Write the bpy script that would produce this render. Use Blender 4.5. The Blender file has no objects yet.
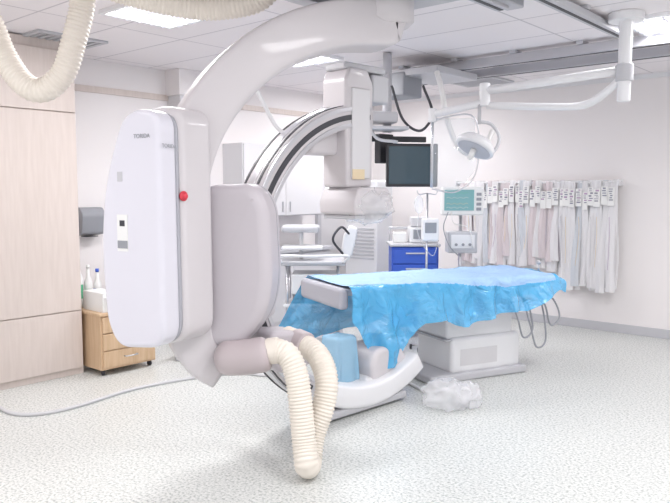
import bpy, bmesh, math, random
from mathutils import Vector, Matrix, noise
random.seed(4)
sc=bpy.context.scene
sc.view_settings.view_transform='Standard'
sc.view_settings.look='None'
TH=math.radians(41)
ROT=Matrix.Rotation(TH,4,'Z')
FR={'m':ROT}          # equipment plan frame -> room frame
def plan(): FR['m']=ROT
def room(): FR['m']=Matrix.Identity(4)
PAR=[None]
V=Vector
# ---------------------------------------------------------------- materials
def mat(name,col,rough=0.5,metal=0.0,bump=0.0,bscale=60,alpha=1.0,trans=0.0,emit=None,es=0,vary=0.0,coat=0.0):
    m=bpy.data.materials.new(name); m.use_nodes=True
    nt=m.node_tree; b=nt.nodes['Principled BSDF']
    b.inputs['Base Color'].default_value=(*col,1)
    b.inputs['Roughness'].default_value=rough
    b.inputs['Metallic'].default_value=metal
    b.inputs['Alpha'].default_value=alpha
    b.inputs['Transmission Weight'].default_value=trans
    b.inputs['Coat Weight'].default_value=coat
    if emit:
        b.inputs['Emission Color'].default_value=(*emit,1); b.inputs['Emission Strength'].default_value=es
    if bump or vary:
        tc=nt.nodes.new('ShaderNodeTexCoord'); n=nt.nodes.new('ShaderNodeTexNoise')
        n.inputs['Scale'].default_value=bscale; n.inputs['Detail'].default_value=4
        nt.links.new(tc.outputs['Object'],n.inputs['Vector'])
        if bump:
            bp=nt.nodes.new('ShaderNodeBump'); bp.inputs['Strength'].default_value=bump; bp.inputs['Distance'].default_value=0.01
            nt.links.new(n.outputs['Fac'],bp.inputs['Height']); nt.links.new(bp.outputs['Normal'],b.inputs['Normal'])
        if vary:
            mx=nt.nodes.new('ShaderNodeMixRGB'); mx.inputs[1].default_value=(*[c*(1-vary) for c in col],1); mx.inputs[2].default_value=(*[min(1,c*(1+vary)) for c in col],1)
            nt.links.new(n.outputs['Fac'],mx.inputs[0]); nt.links.new(mx.outputs[0],b.inputs['Base Color'])
    return m
M={}
M['wall']=mat('wall_paint',(.86,.825,.825),.7,vary=.02,bscale=1.5)
M['white']=mat('white_enamel',(.81,.81,.83),.35)
M['cup']=mat('cupboard_laminate',(.68,.67,.69),.45)
M['shell']=mat('gantry_shell',(.63,.60,.62),.38,coat=.15)
M['shell2']=mat('gantry_shell_lilac',(.54,.505,.54),.42,coat=.1)
M['panel']=mat('gantry_cover_pale',(.71,.70,.77),.33,coat=.3)
M['beige']=mat('motor_beige',(.52,.455,.47),.45)
M['hose']=mat('hose_cream',(.82,.76,.68),.5)
M['whose']=mat('hose_white',(.78,.77,.76),.5)
M['steel']=mat('brushed_steel',(.62,.62,.65),.28,.9)
M['alu']=mat('aluminium',(.55,.55,.58),.4,.7)
M['dark']=mat('dark_rubber',(.05,.05,.06),.5)
M['black']=mat('black_plastic',(.02,.02,.025),.35)
M['grey']=mat('grey_plastic',(.30,.31,.34),.5)
M['mgrey']=mat('mid_grey_vinyl',(.42,.42,.47),.5)
M['lgrey']=mat('light_grey_plastic',(.54,.54,.57),.45)
M['red']=mat('red_button',(.7,.05,.08),.4)
M['blue']=mat('blue_drawer_paint',(.05,.12,.55),.4)
M['clear']=mat('clear_plastic',(.9,.92,.95),.15,alpha=.35)
M['acryl']=mat('acrylic_shield',(.82,.86,.9),.05,alpha=.22)
M['bag']=mat('bag_plastic',(.94,.94,.97),.10,alpha=.30,bump=.3,bscale=14)
M['bluebag']=mat('pale_blue_plastic',(.34,.62,.84),.2,alpha=.68,bump=.6,bscale=12)
M['screen']=mat('monitor_screen',(.05,.08,.10),.15)
M['teal']=mat('screen_teal',(.16,.32,.34),.2,emit=(.15,.35,.36),es=.3)
M['green']=mat('green_label',(.1,.45,.25),.5)
M['paper']=mat('paper_white',(.82,.82,.81),.7)
M['yellow']=mat('aged_yellow',(.75,.62,.42),.5)
M['cable']=mat('cable_grey',(.62,.62,.64),.5)
M['pouch1']=mat('pouch_white',(.90,.89,.91),.25,alpha=.82)
M['pouch2']=mat('pouch_lilac',(.81,.74,.81),.25,alpha=.75)
M['pouch3']=mat('pouch_blue_white',(.78,.82,.88),.25,alpha=.75)
M['pouch4']=mat('pouch_rose',(.83,.74,.76),.25,alpha=.75)
M['print']=mat('label_print',(.25,.25,.31),.6)
M['print2']=mat('label_print_violet',(.42,.30,.44),.6)
def crease(name,col,rough,alpha,st,vw):
    m=bpy.data.materials.new(name); m.use_nodes=True; nt=m.node_tree; b=nt.nodes['Principled BSDF']
    b.inputs['Base Color'].default_value=(*col,1); b.inputs['Roughness'].default_value=rough; b.inputs['Alpha'].default_value=alpha
    tc=nt.nodes.new('ShaderNodeTexCoord'); n=nt.nodes.new('ShaderNodeTexNoise'); n.inputs['Scale'].default_value=6; n.inputs['Detail'].default_value=4; n.inputs['Distortion'].default_value=1.0
    # ridged noise: sharp crease lines where the noise crosses its middle value
    s=nt.nodes.new('ShaderNodeMath'); s.operation='SUBTRACT'; s.inputs[1].default_value=.5
    a=nt.nodes.new('ShaderNodeMath'); a.operation='ABSOLUTE'
    bp=nt.nodes.new('ShaderNodeBump'); bp.inputs['Strength'].default_value=st; bp.inputs['Distance'].default_value=vw
    nt.links.new(tc.outputs['Object'],n.inputs['Vector']); nt.links.new(n.outputs['Fac'],s.inputs[0]); nt.links.new(s.outputs[0],a.inputs[0]); nt.links.new(a.outputs[0],bp.inputs['Height']); nt.links.new(bp.outputs['Normal'],b.inputs['Normal'])
    return m
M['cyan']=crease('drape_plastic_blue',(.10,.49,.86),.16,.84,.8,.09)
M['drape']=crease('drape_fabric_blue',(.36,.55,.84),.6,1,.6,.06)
def wood(name,c1,c2,rough=.45):
    m=bpy.data.materials.new(name); m.use_nodes=True; nt=m.node_tree; b=nt.nodes['Principled BSDF']
    tc=nt.nodes.new('ShaderNodeTexCoord'); mp=nt.nodes.new('ShaderNodeMapping'); mp.inputs['Scale'].default_value=(14,14,1.2)
    n=nt.nodes.new('ShaderNodeTexNoise'); n.inputs['Scale'].default_value=3; n.inputs['Detail'].default_value=6
    r=nt.nodes.new('ShaderNodeValToRGB'); r.color_ramp.elements[0].position=.3; r.color_ramp.elements[1].position=.7
    r.color_ramp.elements[0].color=(*c1,1); r.color_ramp.elements[1].color=(*c2,1)
    nt.links.new(tc.outputs['Object'],mp.inputs[0]); nt.links.new(mp.outputs[0],n.inputs['Vector']); nt.links.new(n.outputs['Fac'],r.inputs[0]); nt.links.new(r.outputs[0],b.inputs['Base Color'])
    b.inputs['Roughness'].default_value=rough
    return m
M['wood']=wood('cabinet_laminate',(.63,.55,.51),(.68,.60,.56))
M['oak']=wood('drawer_oak',(.60,.41,.25),(.70,.51,.34))
def floor_mat():
    m=bpy.data.materials.new('terrazzo_vinyl'); m.use_nodes=True; nt=m.node_tree; b=nt.nodes['Principled BSDF']
    tc=nt.nodes.new('ShaderNodeTexCoord')
    n=nt.nodes.new('ShaderNodeTexNoise'); n.inputs['Scale'].default_value=64; n.inputs['Detail'].default_value=3; n.inputs['Roughness'].default_value=.62
    r=nt.nodes.new('ShaderNodeValToRGB'); e=r.color_ramp.elements
    e[0].position=.35; e[0].color=(.38,.41,.39,1); e[1].position=.47; e[1].color=(.66,.68,.66,1)
    e2=r.color_ramp.elements.new(.60); e2.color=(.81,.82,.80,1)
    n2=nt.nodes.new('ShaderNodeTexNoise'); n2.inputs['Scale'].default_value=.6
    mx=nt.nodes.new('ShaderNodeMixRGB'); mx.blend_type='MULTIPLY'; mx.inputs[0].default_value=.15
    for x in (n,n2): nt.links.new(tc.outputs['Object'],x.inputs['Vector'])
    nt.links.new(n.outputs['Fac'],r.inputs[0]); nt.links.new(r.outputs[0],mx.inputs[1]); nt.links.new(n2.outputs['Fac'],mx.inputs[2])
    nt.links.new(mx.outputs[0],b.inputs['Base Color']); b.inputs['Roughness'].default_value=.33
    return m
M['floor']=floor_mat()
def ceil_mat():
    m=bpy.data.materials.new('ceiling_tiles'); m.use_nodes=True; nt=m.node_tree; b=nt.nodes['Principled BSDF']
    tc=nt.nodes.new('ShaderNodeTexCoord'); br=nt.nodes.new('ShaderNodeTexBrick')
    br.offset=0; br.inputs['Scale'].default_value=1; br.inputs['Brick Width'].default_value=1.2; br.inputs['Row Height'].default_value=.6
    br.inputs['Mortar Size'].default_value=.008; br.inputs['Color1'].default_value=(.89,.85,.87,1); br.inputs['Color2'].default_value=(.86,.82,.84,1); br.inputs['Mortar'].default_value=(.60,.57,.60,1)
    nt.links.new(tc.outputs['Object'],br.inputs['Vector']); nt.links.new(br.outputs['Color'],b.inputs['Base Color']); b.inputs['Roughness'].default_value=.8
    return m
M['ceil']=ceil_mat()
M['lamp']=mat('lamp_diffuser',(1,1,1),.5,emit=(1,.99,1),es=5)
# ---------------------------------------------------------------- geometry helpers
def group(name,loc=(0,0,0)):
    e=bpy.data.objects.new(name,None); e.empty_display_size=.2
    e.location=FR['m']@V(loc); sc.collection.objects.link(e); PAR[0]=e; return e
def link(ob,par=True):
    sc.collection.objects.link(ob)
    if par and PAR[0]:
        ob.parent=PAR[0]; ob.matrix_parent_inverse=Matrix.Translation(-PAR[0].location)
def mesh(name,verts,faces,m,smooth=True,bevel=0,par=True,seg=3):
    me=bpy.data.meshes.new(name); me.from_pydata([tuple(FR['m']@V(v)) for v in verts],[],faces)
    bm=bmesh.new(); bm.from_mesh(me); bmesh.ops.recalc_face_normals(bm,faces=bm.faces); bm.to_mesh(me); bm.free()
    for p in me.polygons: p.use_smooth=smooth
    ob=bpy.data.objects.new(name,me); me.materials.append(M[m] if isinstance(m,str) else m)
    if bevel:
        b=ob.modifiers.new('b','BEVEL'); b.width=bevel; b.segments=seg; b.limit_method='ANGLE'; b.angle_limit=math.radians(35); b.harden_normals=True
    link(ob,par); return ob
ZA=V((0,0,1))
def ang(deg):
    r=math.radians(deg); return V((math.cos(r),math.sin(r),0))
def obox(name,c,size,ax=V((1,0,0)),az=ZA,m='white',bevel=.006,par=True,taper=None,seg=3):
    ax=V(ax).normalized(); az=V(az).normalized(); ay=az.cross(ax).normalized(); c=V(c)
    vs=[]
    for k in (-1,1):
        t=1 if (taper is None or k<0) else taper
        for j in (-1,1):
            for i in (-1,1):
                vs.append(c+ax*i*size[0]/2*t+ay*j*size[1]/2*t+az*k*size[2]/2)
    fs=[(0,1,3,2),(4,6,7,5),(0,4,5,1),(2,3,7,6),(0,2,6,4),(1,5,7,3)]
    return mesh(name,vs,fs,m,smooth=bool(bevel),bevel=bevel,par=par,seg=seg)
def box2(name,a,b,m='white',bevel=.004,par=True):
    a=V(a);b=V(b); return obox(name,(a+b)/2,tuple(abs(x) for x in (b-a)),m=m,bevel=bevel,par=par)
def cat(pts,n=8):
    P=[V(p) for p in pts]; P=[P[0]*2-P[1]]+P+[P[-1]*2-P[-2]]; out=[]
    for i in range(1,len(P)-2):
        for k in range(n):
            t=k/n; a,b,c,d=P[i-1:i+3]
            out.append(.5*((2*b)+(c-a)*t+(2*a-5*b+4*c-d)*t*t+(3*b-3*c+d-a)*t**3))
    out.append(P[-2]); return out
def resample(P,step):
    L=[0]
    for i in range(1,len(P)): L.append(L[-1]+(P[i]-P[i-1]).length)
    n=max(2,int(L[-1]/step)); out=[];j=0
    for k in range(n+1):
        s=L[-1]*k/n
        while j<len(P)-2 and L[j+1]<s: j+=1
        t=(s-L[j])/max(1e-9,L[j+1]-L[j]); out.append(P[j].lerp(P[j+1],min(1,t)))
    return out
def sweep(name,P,section,m,up=None,par=True,scales=None,bevel=0):
    n=len(P); k=len(section); vs=[]; prev=None
    for i,p in enumerate(P):
        T=(P[min(i+1,n-1)]-P[max(i-1,0)]).normalized()
        if up is not None: B=V(up); A=T.cross(B).normalized()
        else:
            if prev is None:
                h=V((0,0,1)) if abs(T.z)<.9 else V((1,0,0)); A=T.cross(h).normalized()
            else: A=(prev-T*prev.dot(T)).normalized()
            prev=A; B=T.cross(A).normalized()
        s=scales[i] if scales else 1
        sa,sb=(s if isinstance(s,tuple) else (s,s))
        for a,b in section: vs.append(p+A*a*sa+B*b*sb)
    fs=[]
    for i in range(n-1):
        for j in range(k):
            fs.append((i*k+j,i*k+(j+1)%k,(i+1)*k+(j+1)%k,(i+1)*k+j))
    fs.append(tuple(range(k))); fs.append(tuple((n-1)*k+j for j in range(k)))
    ob=mesh(name,vs,fs,m,bevel=bevel,par=par)
    for p in ob.data.polygons:
        if len(p.vertices)>4: p.use_smooth=False
    return ob
def circ(r,n=14): return [(r*math.cos(2*math.pi*i/n),r*math.sin(2*math.pi*i/n)) for i in range(n)]
def sq(w,h,e=.32,n=32):
    o=[]
    for i in range(n):
        t=2*math.pi*(i+.5)/n; c,s=math.cos(t),math.sin(t)
        o.append((w/2*math.copysign(abs(c)**e,c),h/2*math.copysign(abs(s)**e,s)))
    return o
def tube(name,pts,r,m,n=8,seg=12,par=True,smoothpath=True):
    P=cat(pts,n) if smoothpath and len(pts)>2 else [V(p) for p in pts]
    return sweep(name,P,circ(r,seg),m,par=par)
def cyl(name,a,b,r,m,par=True,bevel=0,seg=24): return sweep(name,[V(a),V(b)],circ(r,seg),m,par=par,bevel=bevel)
def hose(name,pts,r,m='hose',pitch=.019,par=True,amp=.06):
    P=resample(cat(pts,12),pitch/4); sca=[1+amp*math.sin(2*math.pi*i/4) for i in range(len(P))]
    return sweep(name,P,circ(r,20),m,par=par,scales=sca)
def lathe(name,prof,o,ax,m,n=28,par=True):
    ax=V(ax).normalized(); h=V((1,0,0)) if abs(ax.x)<.8 else V((0,1,0)); A=ax.cross(h).normalized(); B=ax.cross(A); o=V(o)
    vs=[];fs=[];k=len(prof)
    for i in range(n):
        t=2*math.pi*i/n
        for r,z in prof: vs.append(o+ax*z+(A*math.cos(t)+B*math.sin(t))*max(r,1e-4))
    for i in range(n):
        for j in range(k-1):
            a=i*k+j;b=((i+1)%n)*k+j; fs.append((a,a+1,b+1,b))
    return mesh(name,vs,fs,m,par=par)
def rpoly(pts,r,n=6):
    out=[];N=len(pts)
    for i in range(N):
        p=V((*pts[i][:2],0)); q=V((*pts[i-1][:2],0)); s=V((*pts[(i+1)%N][:2],0))
        rr=pts[i][2] if len(pts[i])>2 else r
        d1=(q-p).normalized(); d2=(s-p).normalized()
        l=min(rr,(q-p).length*.49,(s-p).length*.49)
        a=p+d1*l;b=p+d2*l
        for k in range(n+1):
            t=k/n; x=a*(1-t)**2+p*2*t*(1-t)+b*t*t; out.append((x.x,x.y))
    return out
def prism(name,outline,o,U,W,N,depth,m,bevel=.02,par=True,seg=4):
    U=V(U).normalized();W=V(W).normalized();N=V(N).normalized();o=V(o);k=len(outline)
    vs=[o+U*x+W*y-N*depth/2 for x,y in outline]+[o+U*x+W*y+N*depth/2 for x,y in outline]
    fs=[tuple(range(k)),tuple(range(k,2*k))]+[(i,(i+1)%k,k+(i+1)%k,k+i) for i in range(k)]
    ob=mesh(name,vs,fs,m,par=par)
    if bevel:
        b=ob.modifiers.new('b','BEVEL'); b.width=bevel; b.segments=seg; b.limit_method='ANGLE'; b.angle_limit=math.radians(50); b.harden_normals=True
    return ob
def text(name,s,loc,U,W,size,m,par=True):
    cu=bpy.data.curves.new(name,'FONT'); cu.body=s; cu.size=size; cu.align_x='CENTER'; cu.align_y='CENTER'; cu.extrude=.0005
    ob=bpy.data.objects.new(name,cu); cu.materials.append(M[m])
    R3=FR['m'].to_3x3(); U=(R3@V(U)).normalized(); W=(R3@V(W)).normalized(); N=U.cross(W)
    mt=Matrix((U,W,N)).transposed().to_4x4(); mt.translation=FR['m']@V(loc)
    sc.collection.objects.link(ob)
    if par and PAR[0]:
        ob.parent=PAR[0]; ob.matrix_parent_inverse=Matrix.Translation(-PAR[0].location)
    ob.matrix_basis=mt
def blob(name,c,size,m,amp=.25,f=3,seed=0,flat=None,par=True,sub=4,ridge=False):
    bm=bmesh.new(); bmesh.ops.create_icosphere(bm,subdivisions=sub,radius=1)
    vs=[];c=V(c)
    for v in bm.verts:
        p=v.co.copy(); a=noise.noise(p*f+V((seed,0,0))); b=noise.noise(p*f*2.3+V((seed,5,0)))
        if ridge: a=.5-2*abs(a); b=.5-2*abs(b)
        d=1+amp*(a+.45*b)
        q=V((p.x*size[0]*d,p.y*size[1]*d,p.z*size[2]*d))+c
        if flat is not None and q.z<flat: q.z=flat
        vs.append(q)
    fs=[tuple(v.index for v in f_.verts) for f_ in bm.faces]; bm.free()
    return mesh(name,vs,fs,m,par=par)

# ================================================================ ROOM SHELL (room frame)
room(); PAR[0]=None
H=2.81; XL=-6.15; YB=7.88
box2('floor',(XL-.1,-2.5,-.1),(3.6,YB+.1,0),m='floor',bevel=0,par=False)
box2('ceiling',(XL-.1,-2.5,H),(3.6,YB+.1,H+.1),m='ceil',bevel=0,par=False)
box2('wall_left',(XL-.1,-2.5,0),(XL,YB+.1,H),m='wall',bevel=0,par=False)
box2('wall_back',(XL,YB,0),(3.6,YB+.1,H),m='wall',bevel=0,par=False)
box2('baseboard_back',(XL,YB-.015,0),(3.6,YB,.1),m='lgrey',bevel=.004,par=False)
box2('baseboard_left',(XL,3.1,0),(XL+.015,YB-.015,.1),m='lgrey',bevel=.004,par=False)
box2('trim_left',(XL,3.1,2.5),(XL+.02,YB,2.56),m='wood',bevel=.003,par=False)
box2('trim_back',(XL+.02,YB-.02,2.76),(3.6,YB,2.81),m='white',bevel=.003,par=False)
group('column',(XL+.1,4.6,0))
box2('shaft',(XL,4.42,0),(XL+.22,4.76,2.55),m='cup',bevel=.01); box2('plinth',(XL,4.40,0),(XL+.24,4.78,.12),m='lgrey'); box2('capital',(XL,4.40,2.55),(XL+.24,4.78,H),m='wall')
# hanging catheter packages
g=group('catheter_package_rack',(-3.6,YB-.1,1))
x0,x1=-4.72,-2.66
for zz,yy in ((1.67,YB-.12),(1.68,YB-.06)): cyl('rail',(x0,yy,zz),(x1,yy,zz),.011,'white')
for x in (x0+.02,(x0+x1)/2,x1-.02): box2('rail_bracket',(x-.012,YB-.14,1.63),(x+.012,YB,1.70),m='white')
rp=random.Random(11); k=0
for layer in range(3):
    x=x0+.08+.025*layer
    while x<x1-.05:
        w=rp.uniform(.055,.09); yy=YB-.05-.04*layer+rp.uniform(-.008,.008)
        right=(x>-3.30); L=rp.uniform(1.10,1.24) if right else rp.uniform(.84,1.06)
        zt=1.68+rp.uniform(-.01,.02); mt=rp.choice(['pouch1']*5+['pouch2','pouch3','pouch4'])
        tilt=rp.uniform(-.035,.035); ph=rp.uniform(0,6); vs=[];fs=[]
        for j in range(19):
            t=j/18; z=zt-L*t
            for i in range(7):
                s=i/6-.5; vs.append((x+w*s*(1+.25*t)+tilt*t+.010*math.sin(t*6+ph),yy-.020*math.cos(s*3.1)*(.4+t)+.010*math.sin(t*5+ph)+.006*math.sin(s*14+ph+3*t),z))
        for j in range(18):
            for i in range(6): a=j*7+i; fs.append((a,a+1,a+8,a+7))
        mesh('pouch_%d'%k,vs,fs,mt)
        if layer==2:
            zc=zt-rp.uniform(.05,.12); lw=w*.42; yl=yy-.036
            box2('label_%d'%k,(x-lw,yl+.002,zc-.20),(x+lw,yl+.004,zc),m='paper',bevel=0)
            for b in range(rp.randint(4,7)):
                h=rp.uniform(.006,.020); zc-=h+.012
                xo=rp.uniform(-.25,.25)*lw
                box2('print_%d_%d'%(k,b),(x+xo-lw*rp.uniform(.3,.7),yl,zc),(x+xo+lw*rp.uniform(.3,.7),yl+.002,zc+h),m=rp.choice(['print','print','print2','mgrey']),bevel=0)
            if rp.random()<.5:
                xx=x+rp.uniform(-.02,.02); tube('catheter_%d'%k,[(xx,yy-.036,zt-.40),(xx+.01,yy-.038,zt-.6),(xx+tilt*.7,yy-.042,zt-.8*L)],.0024,rp.choice(['print2','mgrey','yellow','lgrey']),n=3,seg=6)
        x+=w*rp.uniform(.8,1.0); k+=1
# tall cabinet
g=group('storage_cabinet',(-5.8,2,0)); cx=-5.54
box2('carcass',(XL,.5,0),(cx-.02,3.07,H-.01),m='wood')
y=3.06; k=0
while y>.6:
    y0=y-.84
    box2('door_lower_%d'%k,(cx-.02,y0+.003,.56),(cx,y-.003,2.22),m='wood',bevel=.003)
    box2('door_upper_%d'%k,(cx-.02,y0+.003,2.228),(cx,y-.003,2.72),m='wood',bevel=.003)
    box2('drawer_%d'%k,(cx-.02,y0+.003,.06),(cx,y-.003,.552),m='wood',bevel=.003)
    y=y0;k+=1
g=group('paper_towel_dispenser',(XL+.08,3.46,1.25))
prism('shell',rpoly([(0,0),(.14,.02),(.17,.2),(.12,.27),(0,.27)],.03),(XL,3.46,1.15),(1,0,0),(0,0,1),(0,1,0),.24,'grey',.01)
box2('slot',(XL+.02,3.40,1.145),(XL+.12,3.52,1.152),m='black',bevel=0)
# drawer cabinet
g=group('drawer_cabinet',(-5.55,3.36,0))
box2('body',(-5.8,3.10,.05),(-5.32,3.64,.52),m='oak'); box2('top',(-5.82,3.08,.52),(-5.29,3.66,.545),m='oak')
for i in range(3):
    z=.07+i*.15; box2('drawer_%d'%i,(-5.32,3.115,z),(-5.30,3.625,z+.14),m='oak',bevel=.004)
    tube('handle_%d'%i,[(-5.30,3.31,z+.08),(-5.27,3.32,z+.08),(-5.27,3.42,z+.08),(-5.30,3.43,z+.08)],.006,'steel')
for a in (-5.78,-5.36):
    for b in (3.14,3.6): cyl('caster',(a,b-.01,.025),(a,b+.01,.025),.025,'dark')
g=group('cardboard_box',(-5.5,3.3,.55))
box2('body',(-5.64,3.13,.546),(-5.32,3.31,.71),m='paper',bevel=.002)
box2('flap',(-5.32,3.14,.67),(-5.27,3.30,.675),m='paper',bevel=0); box2('label',(-5.32,3.17,.6),(-5.318,3.27,.65),m='yellow',bevel=0)
g=group('glove_box',(-5.45,3.4,.55)); box2('carton',(-5.50,3.33,.546),(-5.36,3.45,.68),m='cup',bevel=.002); box2('opening',(-5.47,3.36,.68),(-5.39,3.42,.682),m='dark',bevel=0); box2('label',(-5.36,3.35,.59),(-5.358,3.43,.65),m='green',bevel=0)
g=group('supply_box',(-5.7,3.55,.55)); box2('carton',(-5.76,3.46,.546),(-5.60,3.62,.78),m='cup',bevel=.002); box2('lid',(-5.765,3.455,.78),(-5.595,3.625,.80),m='mgrey',bevel=.002)
for k,(xx,yy,c,h) in enumerate([(-5.42,3.51,'paper',.2),(-5.34,3.48,'green',.13),(-5.5,3.54,'green',.18),(-5.74,3.15,'green',.40),(-5.74,3.24,'paper',.34),(-5.74,3.33,'blue',.30),(-5.38,3.6,'paper',.16)]):
    group('spray_bottle',(xx,yy,.546))
    lathe('bottle',[(0,0),(.032,0),(.035,.01),(.035,h*.65),(.015,h*.8),(.013,h),(0,h)],(xx,yy,.546),(0,0,1),'paper')
    lathe('label',[(.036,h*.2),(.0365,h*.21),(.0365,h*.5),(.036,h*.51)],(xx,yy,.546),(0,0,1),c)
    lathe('cap',[(0,0),(.016,0),(.016,.03),(0,.03)],(xx,yy,.546+h),(0,0,1),c)
g=group('wall_cupboard',(XL+.2,5.8,1.7))
box2('body',(XL+.001,5.15,1.28),(XL+.33,6.45,2.1),m='cup')
for i in range(2): box2('door_%d'%i,(XL+.33,5.16+i*.645,1.29),(XL+.35,5.80+i*.645,2.09),m='cup'); box2('pull_%d'%i,(XL+.35,5.74+i*.12,1.33),(XL+.365,5.755+i*.12,1.45),m='steel')
g=group('base_cupboard',(XL+.27,5.8,0))
box2('body',(XL+.03,5.15,.0),(XL+.45,6.45,.86),m='cup'); box2('worktop',(XL+.03,5.12,.86),(XL+.49,6.48,.9),m='lgrey')
for i in range(2): box2('door_%d'%i,(XL+.45,5.16+i*.645,.08),(XL+.47,5.80+i*.645,.84),m='cup')
g=group('door_1',(XL,7.2,0))
box2('leaf',(XL,6.75,0),(XL+.03,7.65,2.05),m='cup'); box2('frame_l',(XL,6.68,0),(XL+.05,6.75,2.12),m='lgrey'); box2('frame_r',(XL,7.65,0),(XL+.05,7.72,2.12),m='lgrey'); box2('frame_t',(XL,6.75,2.05),(XL+.05,7.65,2.12),m='lgrey')
# ceiling troffers
def panelplan(X,Y): 
    w=ROT@V((X,Y,0)); return w.x,w.y
for (px,py) in [(-1.2,4.95),(-.34,6.6),(2.46,5.2),(.55,8.3),(1.0,2.6),(-2.6,2.6),(-.6,1.0),(2.8,2.6)]:
    x,y=panelplan(px,py); group('ceiling_light',(x,y,H))
    box2('housing_l',(x-.3,y-.3,H-.03),(x-.27,y+.3,H),m='white'); box2('housing_r',(x+.27,y-.3,H-.03),(x+.3,y+.3,H),m='white')
    box2('housing_f',(x-.27,y-.3,H-.03),(x+.27,y-.27,H),m='white'); box2('housing_b',(x-.27,y+.27,H-.03),(x+.27,y+.3,H),m='white')
    for k in range(4): 
        cyl('tube_%d'%k,(x-.2+k*.133,y-.26,H-.015),(x-.2+k*.133,y+.26,H-.015),.013,'lamp')
        if k<3: box2('louvre_%d'%k,(x-.137+k*.133,y-.27,H-.04),(x-.129+k*.133,y+.27,H-.002),m='mgrey',bevel=0)
    for k in range(5): box2('cross_louvre_%d'%k,(x-.27,y-.2+k*.1,H-.04),(x+.27,y-.196+k*.1,H-.003),m='mgrey',bevel=0)
    box2('diffuser',(x-.27,y-.27,H-.003),(x+.27,y+.27,H-.001),m='lamp',bevel=0)
    ld=bpy.data.lights.new('troffer_lamp','AREA'); ld.size=.5; ld.energy=28; ld.color=(1,.985,.99); lo=bpy.data.objects.new('troffer_lamp',ld); lo.location=(x,y,H-.05); link(lo)
for (px,py) in [(-2.3,5.9),(1.6,8.0)]:
    x,y=panelplan(px,py); group('ceiling_vent',(x,y,H))
    for a,b,c_,d_ in ((-.3,-.3,.3,-.26),(-.3,.26,.3,.3),(-.3,-.26,-.26,.26),(.26,-.26,.3,.26)): box2('vent_frame',(x+a,y+b,H-.02),(x+c_,y+d_,H),m='lgrey')
    for k in range(8): box2('vent_blade_%d'%k,(x-.26,y-.24+k*.065,H-.018),(x+.26,y-.215+k*.065,H-.004),m='lgrey',bevel=0)

# ================================================================ EQUIPMENT (plan frame)
plan()
c=V((.716,.698,0)).normalized(); e=V((.698,-.716,0)).normalized()
O=V((.15,5.03,1.1))
group('angiography_c_arm',(-.6,4.3,0))
def ring(r,a0,a1,off=0,n=60): 
    return [O+c*r*math.cos(math.radians(a0+(a1-a0)*i/n))+ZA*r*math.sin(math.radians(a0+(a1-a0)*i/n))+e*off for i in range(n+1)]
sweep('c_ring',ring(.99,86,300),sq(.16,.20,.2),'shell',up=e)
for r,w,mm in ((1.045,.03,'steel'),(.99,.035,'dark'),(.935,.03,'steel')):
    sweep('track_side',ring(r,88,262,.101),sq(w,.012),mm,up=e)
for o_,w,mm in ((-.065,.02,'dark'),(0,.06,'steel'),(.065,.02,'dark')):
    sweep('track_outer',ring(1.071,88,262,o_),sq(.008,w),mm,up=e)
sweep('lower_cover',ring(.985,238,303),sq(.16,.36,.25),'white',up=e,scales=[.8+.2*min(1,i/14) for i in range(61)])
ho=[(-.16,.47,.10),(.13,.48,.10),(.215,.36,.12),(.235,-.05,.12),(.20,-.25,.12),(.03,-.47,.14),(-.17,-.44,.12),(-.235,-.2,.1),(-.235,.30,.12)]
hU=V((.985,-.17,0)); hN=V((-.17,-.985,0)); hc=V((-.56,4.02,1.14))
prism('pivot_housing',rpoly(ho,.1,8),hc,hU,ZA,hN,.30,'shell2',.07,seg=8)
prism('pivot_housing_seam',rpoly([(x*1.004,y*1.002,r) for x,y,r in ho],.1,8),hc-hN*.05,hU,ZA,hN,.008,'grey',0)
obox('pivot_block',(-.55,4.25,1.1),(.3,.3,.6),c,m='shell',bevel=.06)
# ceiling arm
gd=V((.929,.37,0)); nn=V((.37,-.929,0))
T0=V((.25,4.4,0)); pts=[T0+gd*.13+ZA*2.585,T0+gd*.07+ZA*2.60]
for a in range(0,91,9):
    r=math.radians(a); pts.append(T0-gd*1.22*math.sin(r)+ZA*(1.46+1.12*math.cos(r)))
B0=T0-gd*1.22
pts+=[B0+ZA*1.2,B0+ZA*.95,B0+gd*.05+ZA*.75,B0+gd*.12+ZA*.62,B0+gd*.22+ZA*.54]
PP=cat(pts,5); N=len(PP)
sweep('ceiling_arm',PP,sq(.28,.30,.25,56),'shell',up=nn,scales=[(.85+.15*min(1,i/10),1) if i<N*.75 else (1-.25*(i/N-.75)/.25,1-.25*(i/N-.75)/.25) for i in range(N)])
lathe('arm_bearing',[(0,-.16),(.16,-.16),(.19,-.13),(.19,.0),(.17,.03),(0,.03)],T0+gd*.05+ZA*2.74,ZA,'shell')
tube('arm_cable',[(-.50,4.45,2.42),(-.50,4.5,2.24),(-.44,4.55,2.10),(-.38,4.6,1.99),(-.30,4.62,1.93)],.014,'white')
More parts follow.
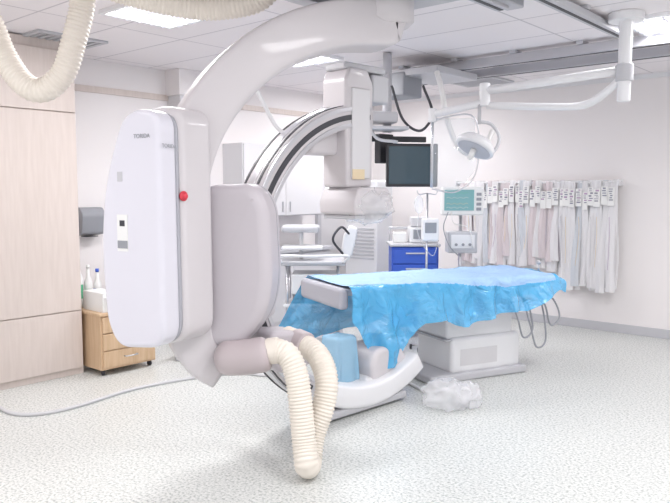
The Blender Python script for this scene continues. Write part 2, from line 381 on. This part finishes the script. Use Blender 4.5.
# side cover
f=V((.87,-.49,0)).normalized(); mn=V((-.49,-.87,0)).normalized()
cc=V((-.965,3.73,1.38))
ol=[(-.04,.61,.16),(.20,.60,.10),(.21,-.60,.12),(-.12,-.63,.12),(-.20,-.5,.12),(-.23,-.1,.3),(-.19,.25,.3)]
prism('side_cover',rpoly(ol,.1,8),cc+mn*.10,f,ZA,mn,.13,'panel',.028,seg=6)
prism('side_cover_seam',rpoly([(x*.985,y*.99,r) for x,y,r in ol],.1,8),cc+mn*.03,f,ZA,mn,.02,'mgrey',0)
prism('side_cover_back',rpoly([(-.04,.64,.14),(.21,.63,.10),(.22,-.60,.12),(-.12,-.64,.12),(-.20,-.5,.12),(-.22,-.1,.3),(-.18,.27,.3)],.1,8),cc-mn*.11,f,ZA,mn,.27,'shell',.05,seg=5)
lathe('emergency_stop',[(0,.014),(.013,.014),(.017,.01),(.017,0),(.026,0),(.026,-.01)],cc+f*.215-mn*.0+ZA*.17,f,'red')
text('name_text','TORIDA',cc+f*.211+mn*.10+ZA*.42,-mn,ZA,.028,'grey')
text('name_text_front','TORIDA',cc+mn*.167+ZA*.47+f*.09,f,ZA,.03,'grey')
obox('warning_label',cc+mn*.166-ZA*.02-f*.06,(.075,.002,.19),f,m='paper',bevel=0)
obox('warning_label_stripe',cc+mn*.1675-ZA*.08-f*.06,(.07,.002,.04),f,m='grey',bevel=0)
obox('warning_label_mark',cc+mn*.1675+ZA*.03-f*.06,(.035,.002,.03),f,m='dark',bevel=0)
obox('small_label',cc+mn*.166+ZA*.27-f*.07,(.035,.002,.05),f,m='lgrey',bevel=0)
# motor with hoses
sweep('tilt_motor',cat([(-.66,3.90,.635),(-.60,3.88,.64),(-.52,3.87,.645),(-.42,3.86,.66),(-.37,3.86,.67)],4),circ(.10,24),'beige',scales=[.55,.75,.9,.97,1,1,1,1,1,1,1,1,1,1,.97,.9,.8])
cyl('hose_collar',(-.38,3.86,.68),(-.31,3.85,.69),.074,'hose',bevel=.01)
hose('supply_hose',[(-.33,3.85,.69),(-.26,3.82,.665),(-.215,3.79,.57),(-.19,3.76,.42),(-.17,3.72,.22),(-.155,3.68,.11),(-.145,3.72,.078),(-.14,3.80,.085),(-.12,3.86,.2),(-.065,3.90,.36),(-.05,3.95,.5),(-.10,4.05,.61),(-.2,4.15,.66),(-.3,4.25,.68)],.066)
cyl('hose_collar_rear',(-.17,4.12,.655),(-.24,4.19,.67),.078,'beige',bevel=.01)
prism('lower_bracket',rpoly([(-.16,.14),(.16,.10),(.2,-.08),(.05,-.16),(-.12,-.1)],.06),(-.35,4.2,.62),c,ZA,e,.26,'shell2',.03)
# detector
Dc=V((.09,5.0,2.02))
prism('detector_housing',rpoly([(-.13,-.42),(.13,-.42),(.14,.30),(.08,.40),(-.10,.40),(-.14,.32)],.03),Dc,c,ZA,e,.24,'shell',.025)
obox('detector_front_plate',Dc+e*.125-ZA*.05,(.18,.02,.62),c,m='cup',bevel=.015)
obox('detector_top_cap',Dc+ZA*.41+c*.08,(.42,.2,.05),c,m='lgrey',bevel=.015)
obox('detector_bracket',V((-.10,4.9,1.93)),(.34,.18,.22),c,m='shell',bevel=.04)
obox('detector_plug',Dc+c*.24+ZA*.28,(.18,.2,.2),c,m='lgrey',bevel=.02)
obox('detector_rail',Dc+c*.17-ZA*.05,(.04,.1,.6),c,m='black',bevel=.01)
prism('flat_panel_detector',rpoly([(-.19,-.09),(.19,-.09),(.2,0),(.15,.1),(-.15,.1),(-.2,0)],.03),V((.15,5.02,1.5)),c,ZA,e,.36,'shell',.02)
obox('detector_base',V((.15,5.02,1.395)),(.34,.32,.03),c,m='lgrey',bevel=.01)
blob('detector_bag',V((.22,4.99,1.47)),(.19,.20,.13),'bag',.22,1.6,3,ridge=True)
blob('detector_bag_inner',V((.25,4.98,1.46)),(.12,.14,.09),'bag',.25,2.0,6,ridge=True)
obox('stain_label',Dc+e*.136-c*.03-ZA*.33,(.12,.004,.07),c,m='yellow',bevel=.001)
Tc=V((.30,5.27,.27))
prism('xray_tube_housing',rpoly([(-.19,-.14),(.19,-.14),(.20,.04),(.11,.15),(-.13,.15),(-.20,.04)],.05),Tc,c,ZA,e,.34,'shell',.04)
cyl('collimator',Tc+ZA*.14,Tc+ZA*.21,.09,'lgrey',bevel=.01)
obox('tube_cradle',Tc-ZA*.12,(.5,.34,.14),c,m='white',bevel=.05)
# draped control box hanging at table end (translucent blue sheet over box)
obox('tube_cover_box',V((.03,5.08,.37)),(.16,.18,.26),c,m='cup',bevel=.03)
vs=[];fs=[];nu,nv=64,22
for j in range(nv+1):
    t=j/nv
    for i in range(nu):
        a=2*math.pi*i/nu; ex=.45
        rx=math.copysign(abs(math.cos(a))**ex,math.cos(a)); ry=math.copysign(abs(math.sin(a))**ex,math.sin(a))
        if t<.25: k_=t/.25; z=.525-.012*k_*k_; k_=max(k_,.02)
        else: k_=1+.25*(t-.25); z=.513-(t-.25)*.44
        fo=1+(.07*math.sin(a*7+2*t)+.05*math.sin(a*12+1))*max(0,t-.2)
        vs.append(V((.03,5.08,z+.012*math.sin(a*5)*t))+c*rx*.098*k_*fo+e*ry*.11*k_*fo)
for j in range(nv):
    for i in range(nu): fs.append((j*nu+i,j*nu+(i+1)%nu,(j+1)*nu+(i+1)%nu,(j+1)*nu+i))
mesh('tube_cover_sheet',vs,fs,'bluebag')
obox('floor_base',V((.12,4.98,.045)),(.9,.3,.06),c,m='lgrey',bevel=.02)
# ---- ceiling carriage
group('ceiling_carriage',(.2,4.3,H))
ra=V((math.sin(TH),math.cos(TH),0)); rb=V((math.cos(TH),-math.sin(TH),0))
obox('carriage_plate',V((.3,4.45,2.785)),(1.0,.7,.05),rb,m='lgrey',bevel=.01)
obox('bridge_beam',V((-.35,4.2,2.76)),(.12,1.4,.08),rb,m='alu',bevel=.01)
obox('bridge_beam_2',V((.75,4.1,2.76)),(.12,1.2,.08),rb,m='alu',bevel=.01)
cyl('motor',(-.12,4.15,2.72),(-.12,4.15,2.79),.09,'lgrey')
# ---- ceiling hoses
group('ceiling_supply_hose',(-1.7,4.2,2.5))
hose('hose_loop',[(-2.1,3.9,2.78),(-2.02,4.15,2.6),(-1.95,4.2,2.38),(-1.84,4.2,2.21),(-1.72,4.2,2.17),(-1.60,4.2,2.27),(-1.53,4.2,2.46),(-1.48,4.2,2.64),(-1.45,4.15,2.78)],.07,pitch=.024)
hose('hose_run',[(-1.45,4.1,2.8),(-1.30,4.15,2.74),(-1.05,4.2,2.68),(-.8,4.25,2.65),(-.6,4.25,2.66),(-.45,4.25,2.70),(-.35,4.2,2.78)],.065,pitch=.024)
# ---- ceiling rails
def rail(name,p,d,l,w=.09,h=.08,z=2.74,mm='alu'):
    group(name,(p[0],p[1],z))
    pc=V((p[0],p[1],z)); obox('rail_body',pc,(l,w,h),d,m=mm,bevel=.006)
    obox('rail_slot',pc-ZA*(h/2+.001),(l*.98,w*.3,.004),d,m='dark',bevel=0)
    for k in range(int(l/.6)): obox('mount_%d'%k,pc+V(d)*(-l/2+.2+k*.6)+ZA*(h/2+.015),(.06,w*1.4,.03),d,m='lgrey',bevel=.003)
rail('ceiling_rail',(1.75,6.2),rb,3.2); rail('ceiling_rail',(1.9,6.75),rb,3.6)
rail('ceiling_rail',(1.45,4.6),ra,2.2,h=.05,z=2.76,mm='lgrey'); rail('ceiling_rail',(.75,4.15),ra,.9)
group('rail_trolley',(1.0,6.6,2.65))
obox('trolley_frame',(.95,6.75,2.66),(.5,.7,.06),rb,m='lgrey'); obox('trolley_box',(.62,6.75,2.56),(.3,.3,.22),rb,m='grey',bevel=.02)
# ---- exam light boom
group('surgical_light_boom',(2.03,5.0,2.8))
cyl('ceiling_flange',(2.03,5.0,2.81),(2.03,5.0,2.75),.12,'white',bevel=.01)
cyl('column',(2.03,5.0,2.76),(2.03,5.0,2.2),.045,'white',bevel=.01)
cyl('column_joint',(2.03,5.0,2.46),(2.03,5.0,2.34),.06,'lgrey',bevel=.01)
tube('arm_1',[(2.03,5.0,2.42),(1.18,5.6,2.36)],.032,'white',smoothpath=False)
cyl('hub',(1.18,5.6,2.42),(1.18,5.6,2.24),.042,'white',bevel=.01)
tube('arm_2',[(2.03,5.0,2.38),(1.93,5.1,2.27),(1.85,5.2,2.21),(1.7,5.3,2.20),(1.2,5.6,2.245)],.028,'white')
tube('arm_3',[(1.18,5.6,2.27),(.79,5.75,2.19)],.03,'white',smoothpath=False)
cyl('arm_end',(.79,5.75,2.24),(.79,5.75,2.13),.035,'white',bevel=.008)
cyl('lamp_drop',(1.14,5.6,2.26),(1.14,5.6,2.10),.014,'lgrey')
tube('lamp_yoke',[(1.14,5.6,2.12),(1.24,5.62,2.10),(1.30,5.6,2.0),(1.27,5.6,1.90),(1.2,5.6,1.86)],.014,'lgrey')
ld=V((-.45,-.25,-.85)).normalized(); lo_=V((1.12,5.6,1.94))
lathe('lamp_head',[(0,-.07),(.06,-.065),(.12,-.04),(.155,0),(.16,.03),(.15,.045),(.0,.04)],lo_,ld,'white')
lathe('lamp_glass',[(0,.046),(.135,.047)],lo_,ld,'lgrey'); lathe('lamp_handle',[(0,.045),(.025,.05),(.02,.13),(0,.135)],lo_,ld,'paper')
# acrylic shield carried by the boom
cyl('shield_rod',(.79,5.75,2.2),(.79,5.75,1.60),.012,'steel')
prism('shield_pane',rpoly([(-.02,.28),(.34,.30),(.36,-.12),(.2,-.3),(-.02,-.28)],.05),(.80,5.74,1.87),(1,.1,0),ZA,(.1,-1,0),.012,'acryl',0)
tube('shield_edge',[(.80,5.73,2.15),(1.13,5.76,2.17),(1.16,5.77,1.75),(1.0,5.76,1.57),(.79,5.73,1.59)],.006,'steel')
# ---- monitors
group('ceiling_monitor',(.6,6.3,2.0))
cyl('suspension',(.47,6.4,2.80),(.47,6.4,2.1),.04,'lgrey')
obox('cross_bar',(.56,6.4,2.04),(.55,.05,.05),(1,.25,0),m='black')
obox('bracket',(.44,6.35,1.95),(.16,.08,.26),(.8,.6,0),m='black',bevel=.01)
obox('monitor_shell',(.68,6.25,1.80),(.46,.06,.38),(1,.1,0),m='black',bevel=.01); obox('monitor_screen',(.683,6.217,1.80),(.42,.004,.33),(1,.1,0),m='screen',bevel=0)
obox('rack_shelf',(.45,6.25,2.12),(.35,.25,.03),(1,.2,0),m='lgrey'); obox('rack_shelf_2',(.38,6.3,2.22),(.32,.2,.1),(1,.2,0),m='lgrey',bevel=.02)
tube('cable_1',[(.5,6.3,2.5),(.6,6.25,2.2),(.75,6.2,2.1),(.85,6.2,2.25),(.78,6.3,2.5)],.012,'dark')
tube('cable_2',[(.45,6.2,2.6),(.3,6.2,2.3),(.35,6.2,2.05),(.55,6.2,2.0)],.014,'lgrey')
hose('cable_conduit',[(.9,6.3,2.62),(.93,6.2,2.45),(.97,6.15,2.2),(1.05,6.15,2.0),(1.15,6.15,1.9),(1.3,6.15,1.95),(1.38,6.2,2.1)],.024,m='whose')
# ---- patient table
d=V((.9,.436,0)).normalized(); n_=V((.436,-.9,0)).normalized()
A=V((.08,5.15,.85)); Lt=2.08; W=.75
group('catheterization_table',(1.1,6.1,0))
def tp(s,q,z):
    p=A+d*s-n_*q; return V((p.x,p.y,z))
def tb(name,s0,s1,q0,q1,z0,z1,m,bevel=.01): 
    cen=(tp(s0,q0,z0)+tp(s1,q1,z1))/2; return obox(name,cen,(abs(s1-s0),abs(q1-q0),abs(z1-z0)),d,m=m,bevel=bevel)
tb('table_top',.0,Lt,.03,W-.03,.79,.84,'lgrey')
tb('table_end_block',-.05,.03,-.0,W,.69,.85,'mgrey',.03)
tb('table_rail_near',.3,Lt-.1,.0,.03,.76,.81,'steel',.004); tb('table_rail_far',.3,Lt-.1,W-.03,W,.76,.81,'steel',.004)
tb('table_carriage',.8,1.95,.15,.6,.66,.79,'white',.02)
tb('pedestal_upper',1.0,1.70,.14,.6,.34,.67,'white',.03)
tb('pedestal_skirt',.98,1.72,.12,.62,.33,.345,'lgrey',.004)
tb('pedestal_lower',1.03,1.76,.10,.64,.05,.36,'white',.04)
tb('pedestal_foot',.80,1.80,.06,.68,.0,.07,'lgrey',.02)
tb('pedestal_panel',1.12,1.5,.098,.10,.12,.26,'cup',.0)
tb('control_box',1.5,1.7,.16,.22,.50,.62,'white',.01)
for k,(s,dz) in enumerate([(1.55,.42),(1.7,.32),(1.85,.5)]):
    tube('cable_%d'%k,[tp(s,.05,.74),tp(s+.05,-.03,dz+.1),tp(s+.12,-.03,dz-.08),tp(s+.22,-.03,dz-.02),tp(s+.2,.02,.62),tp(s+.12,.1,.72)],.008,'grey')
cyl('knob_post',tp(Lt-.05,.2,.84),tp(Lt-.05,.2,.93),.01,'steel'); lathe('knob',[(0,-.02),(.02,-.01),(.02,.01),(0,.02)],tp(Lt-.05,.2,.94),ZA,'lgrey')
# ---- drape
group('surgical_drape',tuple(tp(1.1,.4,.86)))
ns,nq=210,190; s0,s1=.02,Lt+.05
def lin(tab,s):
    for i in range(len(tab)-1):
        a,b=tab[i],tab[i+1]
        if s<=b[0]: t=max(0,(s-a[0])/(b[0]-a[0])); return a[1]+(b[1]-a[1])*t
    return tab[-1][1]
near=[(.0,.24),(.10,.44),(.24,.64),(.34,.64),(.5,.46),(.62,.34),(.8,.34),(1.0,.40),(1.25,.36),(1.45,.32),(1.7,.32),(1.9,.22),(2.2,.12)]
far=[(.0,.50),(.3,.56),(.6,.5),(1,.35),(2.2,.2)]
def rid(p): return .5-math.sqrt(noise.noise(p)**2+.002)*2.2
vs=[];fs=[];mi=[]
for i in range(ns+1):
    s=s0+(s1-s0)*i/ns
    hn=lin(near,s); hf=lin(far,s); tot=hn+W+hf
    for j in range(nq+1):
        q=-hn+tot*j/nq
        w=noise.noise(V((s*3.2,q*3.2,1)))
        w2=noise.noise(V((s*9,q*5,3))); w3=rid(V((s*6+q*1.5,q*1.6,8))); w4=rid(V((s*10,q*6,4)))
        zt=.866+.012*w+.009*w3+.005*w4
        if s>Lt-.05: zt-= .5*(s-Lt+.05)
        if q<0:
            h=-q; rr=.05; fold=math.sin(s*21+1.8*math.sin(s*5))*.65+.7*w3+.25*w4
            if h<rr*1.57: th=h/rr; out=rr*math.sin(th); dz=rr*(1-math.cos(th))
            else: out=rr; dz=rr+(h-rr*1.57)
            p=tp(s+.04*w*h*3,-out-.055*fold*min(1,h*4)-h*.12,zt-dz)
        elif q>W:
            h=q-W; fold=math.sin(s*17)*.5+.6*w3
            k_=max(0,1-s/.7)
            p=tp(s-.55*h*k_,W+.03*min(1,h*20)+.03*fold*min(1,h*4)+h*.10,zt-h*.98)
        else: p=tp(s,q,zt)
        vs.append(p)
for i in range(ns):
    for j in range(nq):
        a=i*(nq+1)+j; fs.append((a,a+1,a+nq+2,a+nq+1))
        s=s0+(s1-s0)*i/ns; hn=lin(near,s); q=-hn+(hn+W+lin(far,s))*j/nq
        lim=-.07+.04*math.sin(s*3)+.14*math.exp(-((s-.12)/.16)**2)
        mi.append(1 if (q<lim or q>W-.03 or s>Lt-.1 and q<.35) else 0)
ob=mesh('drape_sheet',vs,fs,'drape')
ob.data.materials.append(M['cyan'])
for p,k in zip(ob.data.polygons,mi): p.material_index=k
# ---- plastic bag on floor
group('plastic_bag',(.85,5.0,0))
blob('bag_body',(.82,5.0,.085),(.18,.15,.12),'bag',.28,1.5,1,flat=.004,ridge=True); blob('bag_fold',(.97,5.02,.08),(.10,.10,.10),'bag',.3,1.7,5,flat=.004,ridge=True)
tube('bag_knot',[(.90,4.93,.14),(.93,4.90,.17),(.97,4.90,.15)],.012,'bag')
# ---- floor cables
group('floor_cable',(-1.8,5,0))
tube('cable',[(-2.6,5.15,.012),(-2.32,4.85,.012),(-2.1,4.80,.012),(-1.88,4.98,.012),(-1.6,5.42,.012),(-1.2,5.75,.012),(-.85,5.9,.012),(-.5,5.8,.012)],.013,'cable')
group('floor_cable',(.6,5.4,0))
tube('cable',[(.45,5.75,.012),(.6,5.6,.012),(.72,5.35,.012),(.85,5.4,.012),(.98,5.55,.012)],.012,'white')
# ---- equipment cart behind the C-arm
group('medical_cart',(-.2,7.0,0)); X0,Y0=-.22,7.0
obox('base',(X0,Y0,.12),(.6,.45,.06),m='lgrey',bevel=.02)
for a in (-.25,.25):
    for b in (-.18,.18):
        cyl('caster',(X0+a,Y0+b-.015,.045),(X0+a,Y0+b+.015,.045),.045,'dark'); cyl('post',(X0+a,Y0+b,.12),(X0+a,Y0+b,.86),.015,'steel')
obox('shelf',(X0,Y0,.45),(.58,.43,.03),m='white',bevel=.01); obox('cart_top',(X0,Y0,.87),(.64,.48,.05),m='lgrey',bevel=.02)
obox('drawer_unit',(X0+.02,Y0,.66),(.46,.4,.2),m='white',bevel=.02); obox('unit_box',(X0-.05,Y0,.53),(.3,.3,.12),m='grey',bevel=.02)
tube('handle',[(X0-.30,Y0-.24,.88),(X0-.34,Y0-.3,.95),(X0,Y0-.33,.95),(X0+.34,Y0-.3,.95),(X0+.30,Y0-.24,.88)],.013,'white')
cyl('mast',(X0-.12,Y0,.9),(X0-.12,Y0,1.2),.022,'white')
obox('console_head',(X0-.12,Y0-.02,1.2),(.38,.28,.07),m='lgrey',bevel=.03); obox('console_tray',(X0-.1,Y0-.1,1.02),(.40,.28,.03),m='white',bevel=.01)
prism('ultrasound_arm',rpoly([(-.05,-.15),(.06,-.15),(.12,.12),(.04,.16),(-.03,.05)],.03),(X0+.33,Y0-.05,1.08),(1,0,0),ZA,(0,-1,0),.12,'white',.02)
tube('hose',[(X0+.3,Y0-.1,.95),(X0+.2,Y0-.2,1.1),(X0+.28,Y0-.15,1.22),(X0+.36,Y0-.1,1.15)],.012,'dark')
# ---- standing air conditioner
group('standing_air_conditioner',(.45,8.6,0))
obox('body',(.42,8.7,.85),(.5,.32,1.7),rb*-1,m='white',bevel=.02)
for k in range(9): obox('louvre_%d'%k,V((.42,8.7,.0))-ra*.165+ZA*(.75+k*.045),(.42,.012,.022),rb,m='lgrey',bevel=.003)
obox('intake',V((.42,8.7,.3))-ra*.163,(.42,.008,.35),rb,m='lgrey',bevel=.003); obox('display',V((.42,8.7,1.45))-ra*.163,(.16,.008,.06),rb,m='grey',bevel=.002)
# ---- blue drawer trolley
group('blue_drawer_trolley',(.85,7.6,0))
obox('body',(.85,7.6,.55),(.5,.42,.86),(1,.0,0),m='blue',bevel=.01)
for k in range(5): 
    obox('drawer_%d'%k,(.85,7.385,.22+k*.165),(.46,.02,.15),m='blue',bevel=.006); obox('pull_%d'%k,(.85,7.37,.255+k*.165),(.2,.015,.015),m='lgrey',bevel=.002)
obox('top_tray',(.85,7.6,1.0),(.54,.46,.03),m='lgrey',bevel=.01)
for a in (-.2,.2):
    for b in (-.16,.16): cyl('caster',(.85+a,7.6+b-.015,.06),(.85+a,7.6+b+.015,.06),.06,'dark')
obox('rail_back',(.85,7.8,1.16),(.5,.02,.03),m='steel')
for a in (-.24,.24): cyl('rail_post',(.85+a,7.8,1.0),(.85+a,7.8,1.17),.008,'steel')
obox('device',(.95,7.62,1.10),(.3,.25,.17),m='white',bevel=.02); obox('device_face',(.95,7.49,1.11),(.22,.01,.10),m='grey',bevel=.004)
obox('sharps_bin',(.70,7.6,1.07),(.14,.16,.11),m='paper',bevel=.01)
obox('upper_box',(.93,7.62,1.24),(.22,.2,.1),m='cup',bevel=.01)
# ---- patient monitor on stand
group('patient_monitor',(1.30,7.15,0))
MX,MY=1.30,7.25
for k in range(5):
    dd=ang(k*72+18); cyl('leg_%d'%k,V((MX,MY,.09)),V((MX,MY,.06))+dd*.17,.015,'lgrey'); cyl('caster',V((MX,MY,.03))+dd*.17-V((.01,0,0)),V((MX,MY,.03))+dd*.17+V((.01,0,0)),.03,'dark')
cyl('pole',(MX,MY,.08),(MX,MY,1.36),.018,'steel')
obox('housing',(MX,MY-.05,1.47),(.42,.16,.29),m='paper',bevel=.02); obox('screen',(MX-.04,MY-.132,1.48),(.30,.006,.21),m='teal',bevel=0)
for k in range(4): obox('key_%d'%k,(MX+.16,MY-.133,1.39+k*.05),(.05,.008,.03),m='grey',bevel=.002)
for k,(zz,cc_) in enumerate([(1.55,'green'),(1.50,'paper'),(1.44,'yellow'),(1.40,'paper')]):
    tube('trace_%d'%k,[(MX-.17+i*.02,MY-.137,zz+(.012 if i%3==1 else 0)) for i in range(12)],.0015,cc_,n=2,seg=6)
obox('basket',(MX,MY-.05,1.05),(.30,.2,.22),m='lgrey',bevel=.015); obox('module_face',(MX,MY-.155,1.06),(.24,.008,.14),m='white',bevel=.003)
for k in range(3): cyl('module_knob_%d'%k,(MX-.07+k*.07,MY-.158,1.03),(MX-.07+k*.07,MY-.175,1.03),.014,'grey')
tube('lead_1',[(MX-.15,MY-.13,1.36),(MX-.2,MY-.16,1.2),(MX-.14,MY-.17,1.02),(MX-.05,MY-.17,.92)],.005,'grey')
tube('lead_2',[(MX-.12,MY-.13,1.36),(MX-.1,MY-.18,1.25),(MX+.05,MY-.18,1.2),(MX+.1,MY-.17,1.0)],.005,'whose')
group('infusion_stand',(.90,6.9,0)); SX,SY=.90,6.85
cyl('pole',(SX,SY,.06),(SX,SY,1.55),.011,'steel')
for k in range(5): dd=ang(k*72+20); cyl('leg_%d'%k,V((SX,SY,.07)),V((SX,SY,.035))+dd*.15,.012,'steel'); cyl('caster',V((SX-.01,SY,.025))+dd*.15,V((SX+.01,SY,.025))+dd*.15,.025,'dark')
tube('hook',[(SX-.1,SY,1.58),(SX-.08,SY,1.54),(SX,SY,1.55),(SX+.08,SY,1.54),(SX+.1,SY,1.58)],.006,'steel')
obox('pump',(SX+.02,SY-.07,1.20),(.16,.12,.22),m='white',bevel=.02); obox('pump_face',(SX+.02,SY-.132,1.22),(.11,.006,.1),m='grey',bevel=.003)
blob('fluid_bag',(SX-.08,SY,1.44),(.045,.02,.09),'clear',.1,2,4); tube('drip_line',[(SX-.08,SY,1.36),(SX-.1,SY-.05,1.2),(SX-.05,SY-.1,1.05),(SX+.05,SY-.1,.95),(SX+.1,SY-.1,1.1)],.004,'clear')
# ---- small devices by the column
group('foot_pedal_unit',(-1.35,6.5,0))
obox('base',(-1.38,6.5,.05),(.26,.2,.1),(1,.3,0),m='lgrey',bevel=.02); obox('case',(-1.38,6.5,.17),(.22,.17,.14),(1,.3,0),m='beige',bevel=.02,taper=.8)
tube('handle',[(-1.46,6.46,.24),(-1.44,6.42,.34),(-1.32,6.45,.34),(-1.30,6.5,.24)],.012,'grey')
group('waste_bin',(-1.05,6.75,0))
lathe('bucket',[(0,0),(.11,0),(.13,.02),(.16,.30),(.17,.31),(.17,.33),(.15,.33),(.12,.03),(0,.03)],(-1.05,6.8,0),ZA,'grey')
blob('liner',(-1.05,6.8,.31),(.14,.14,.04),'bag',.3,3,2)

# ================================================================ light, world, camera
w=bpy.data.worlds.new('world'); sc.world=w; w.use_nodes=True
bg=w.node_tree.nodes['Background']; bg.inputs[0].default_value=(.99,.98,1,1); bg.inputs[1].default_value=1.1
cam=bpy.data.cameras.new('camera'); co=bpy.data.objects.new('camera',cam); sc.collection.objects.link(co)
cam.sensor_width=36; cam.lens=700/670*36; cam.clip_start=.05
co.location=(0,0,1.58); co.rotation_euler=(math.radians(85),0,TH)
sc.camera=co
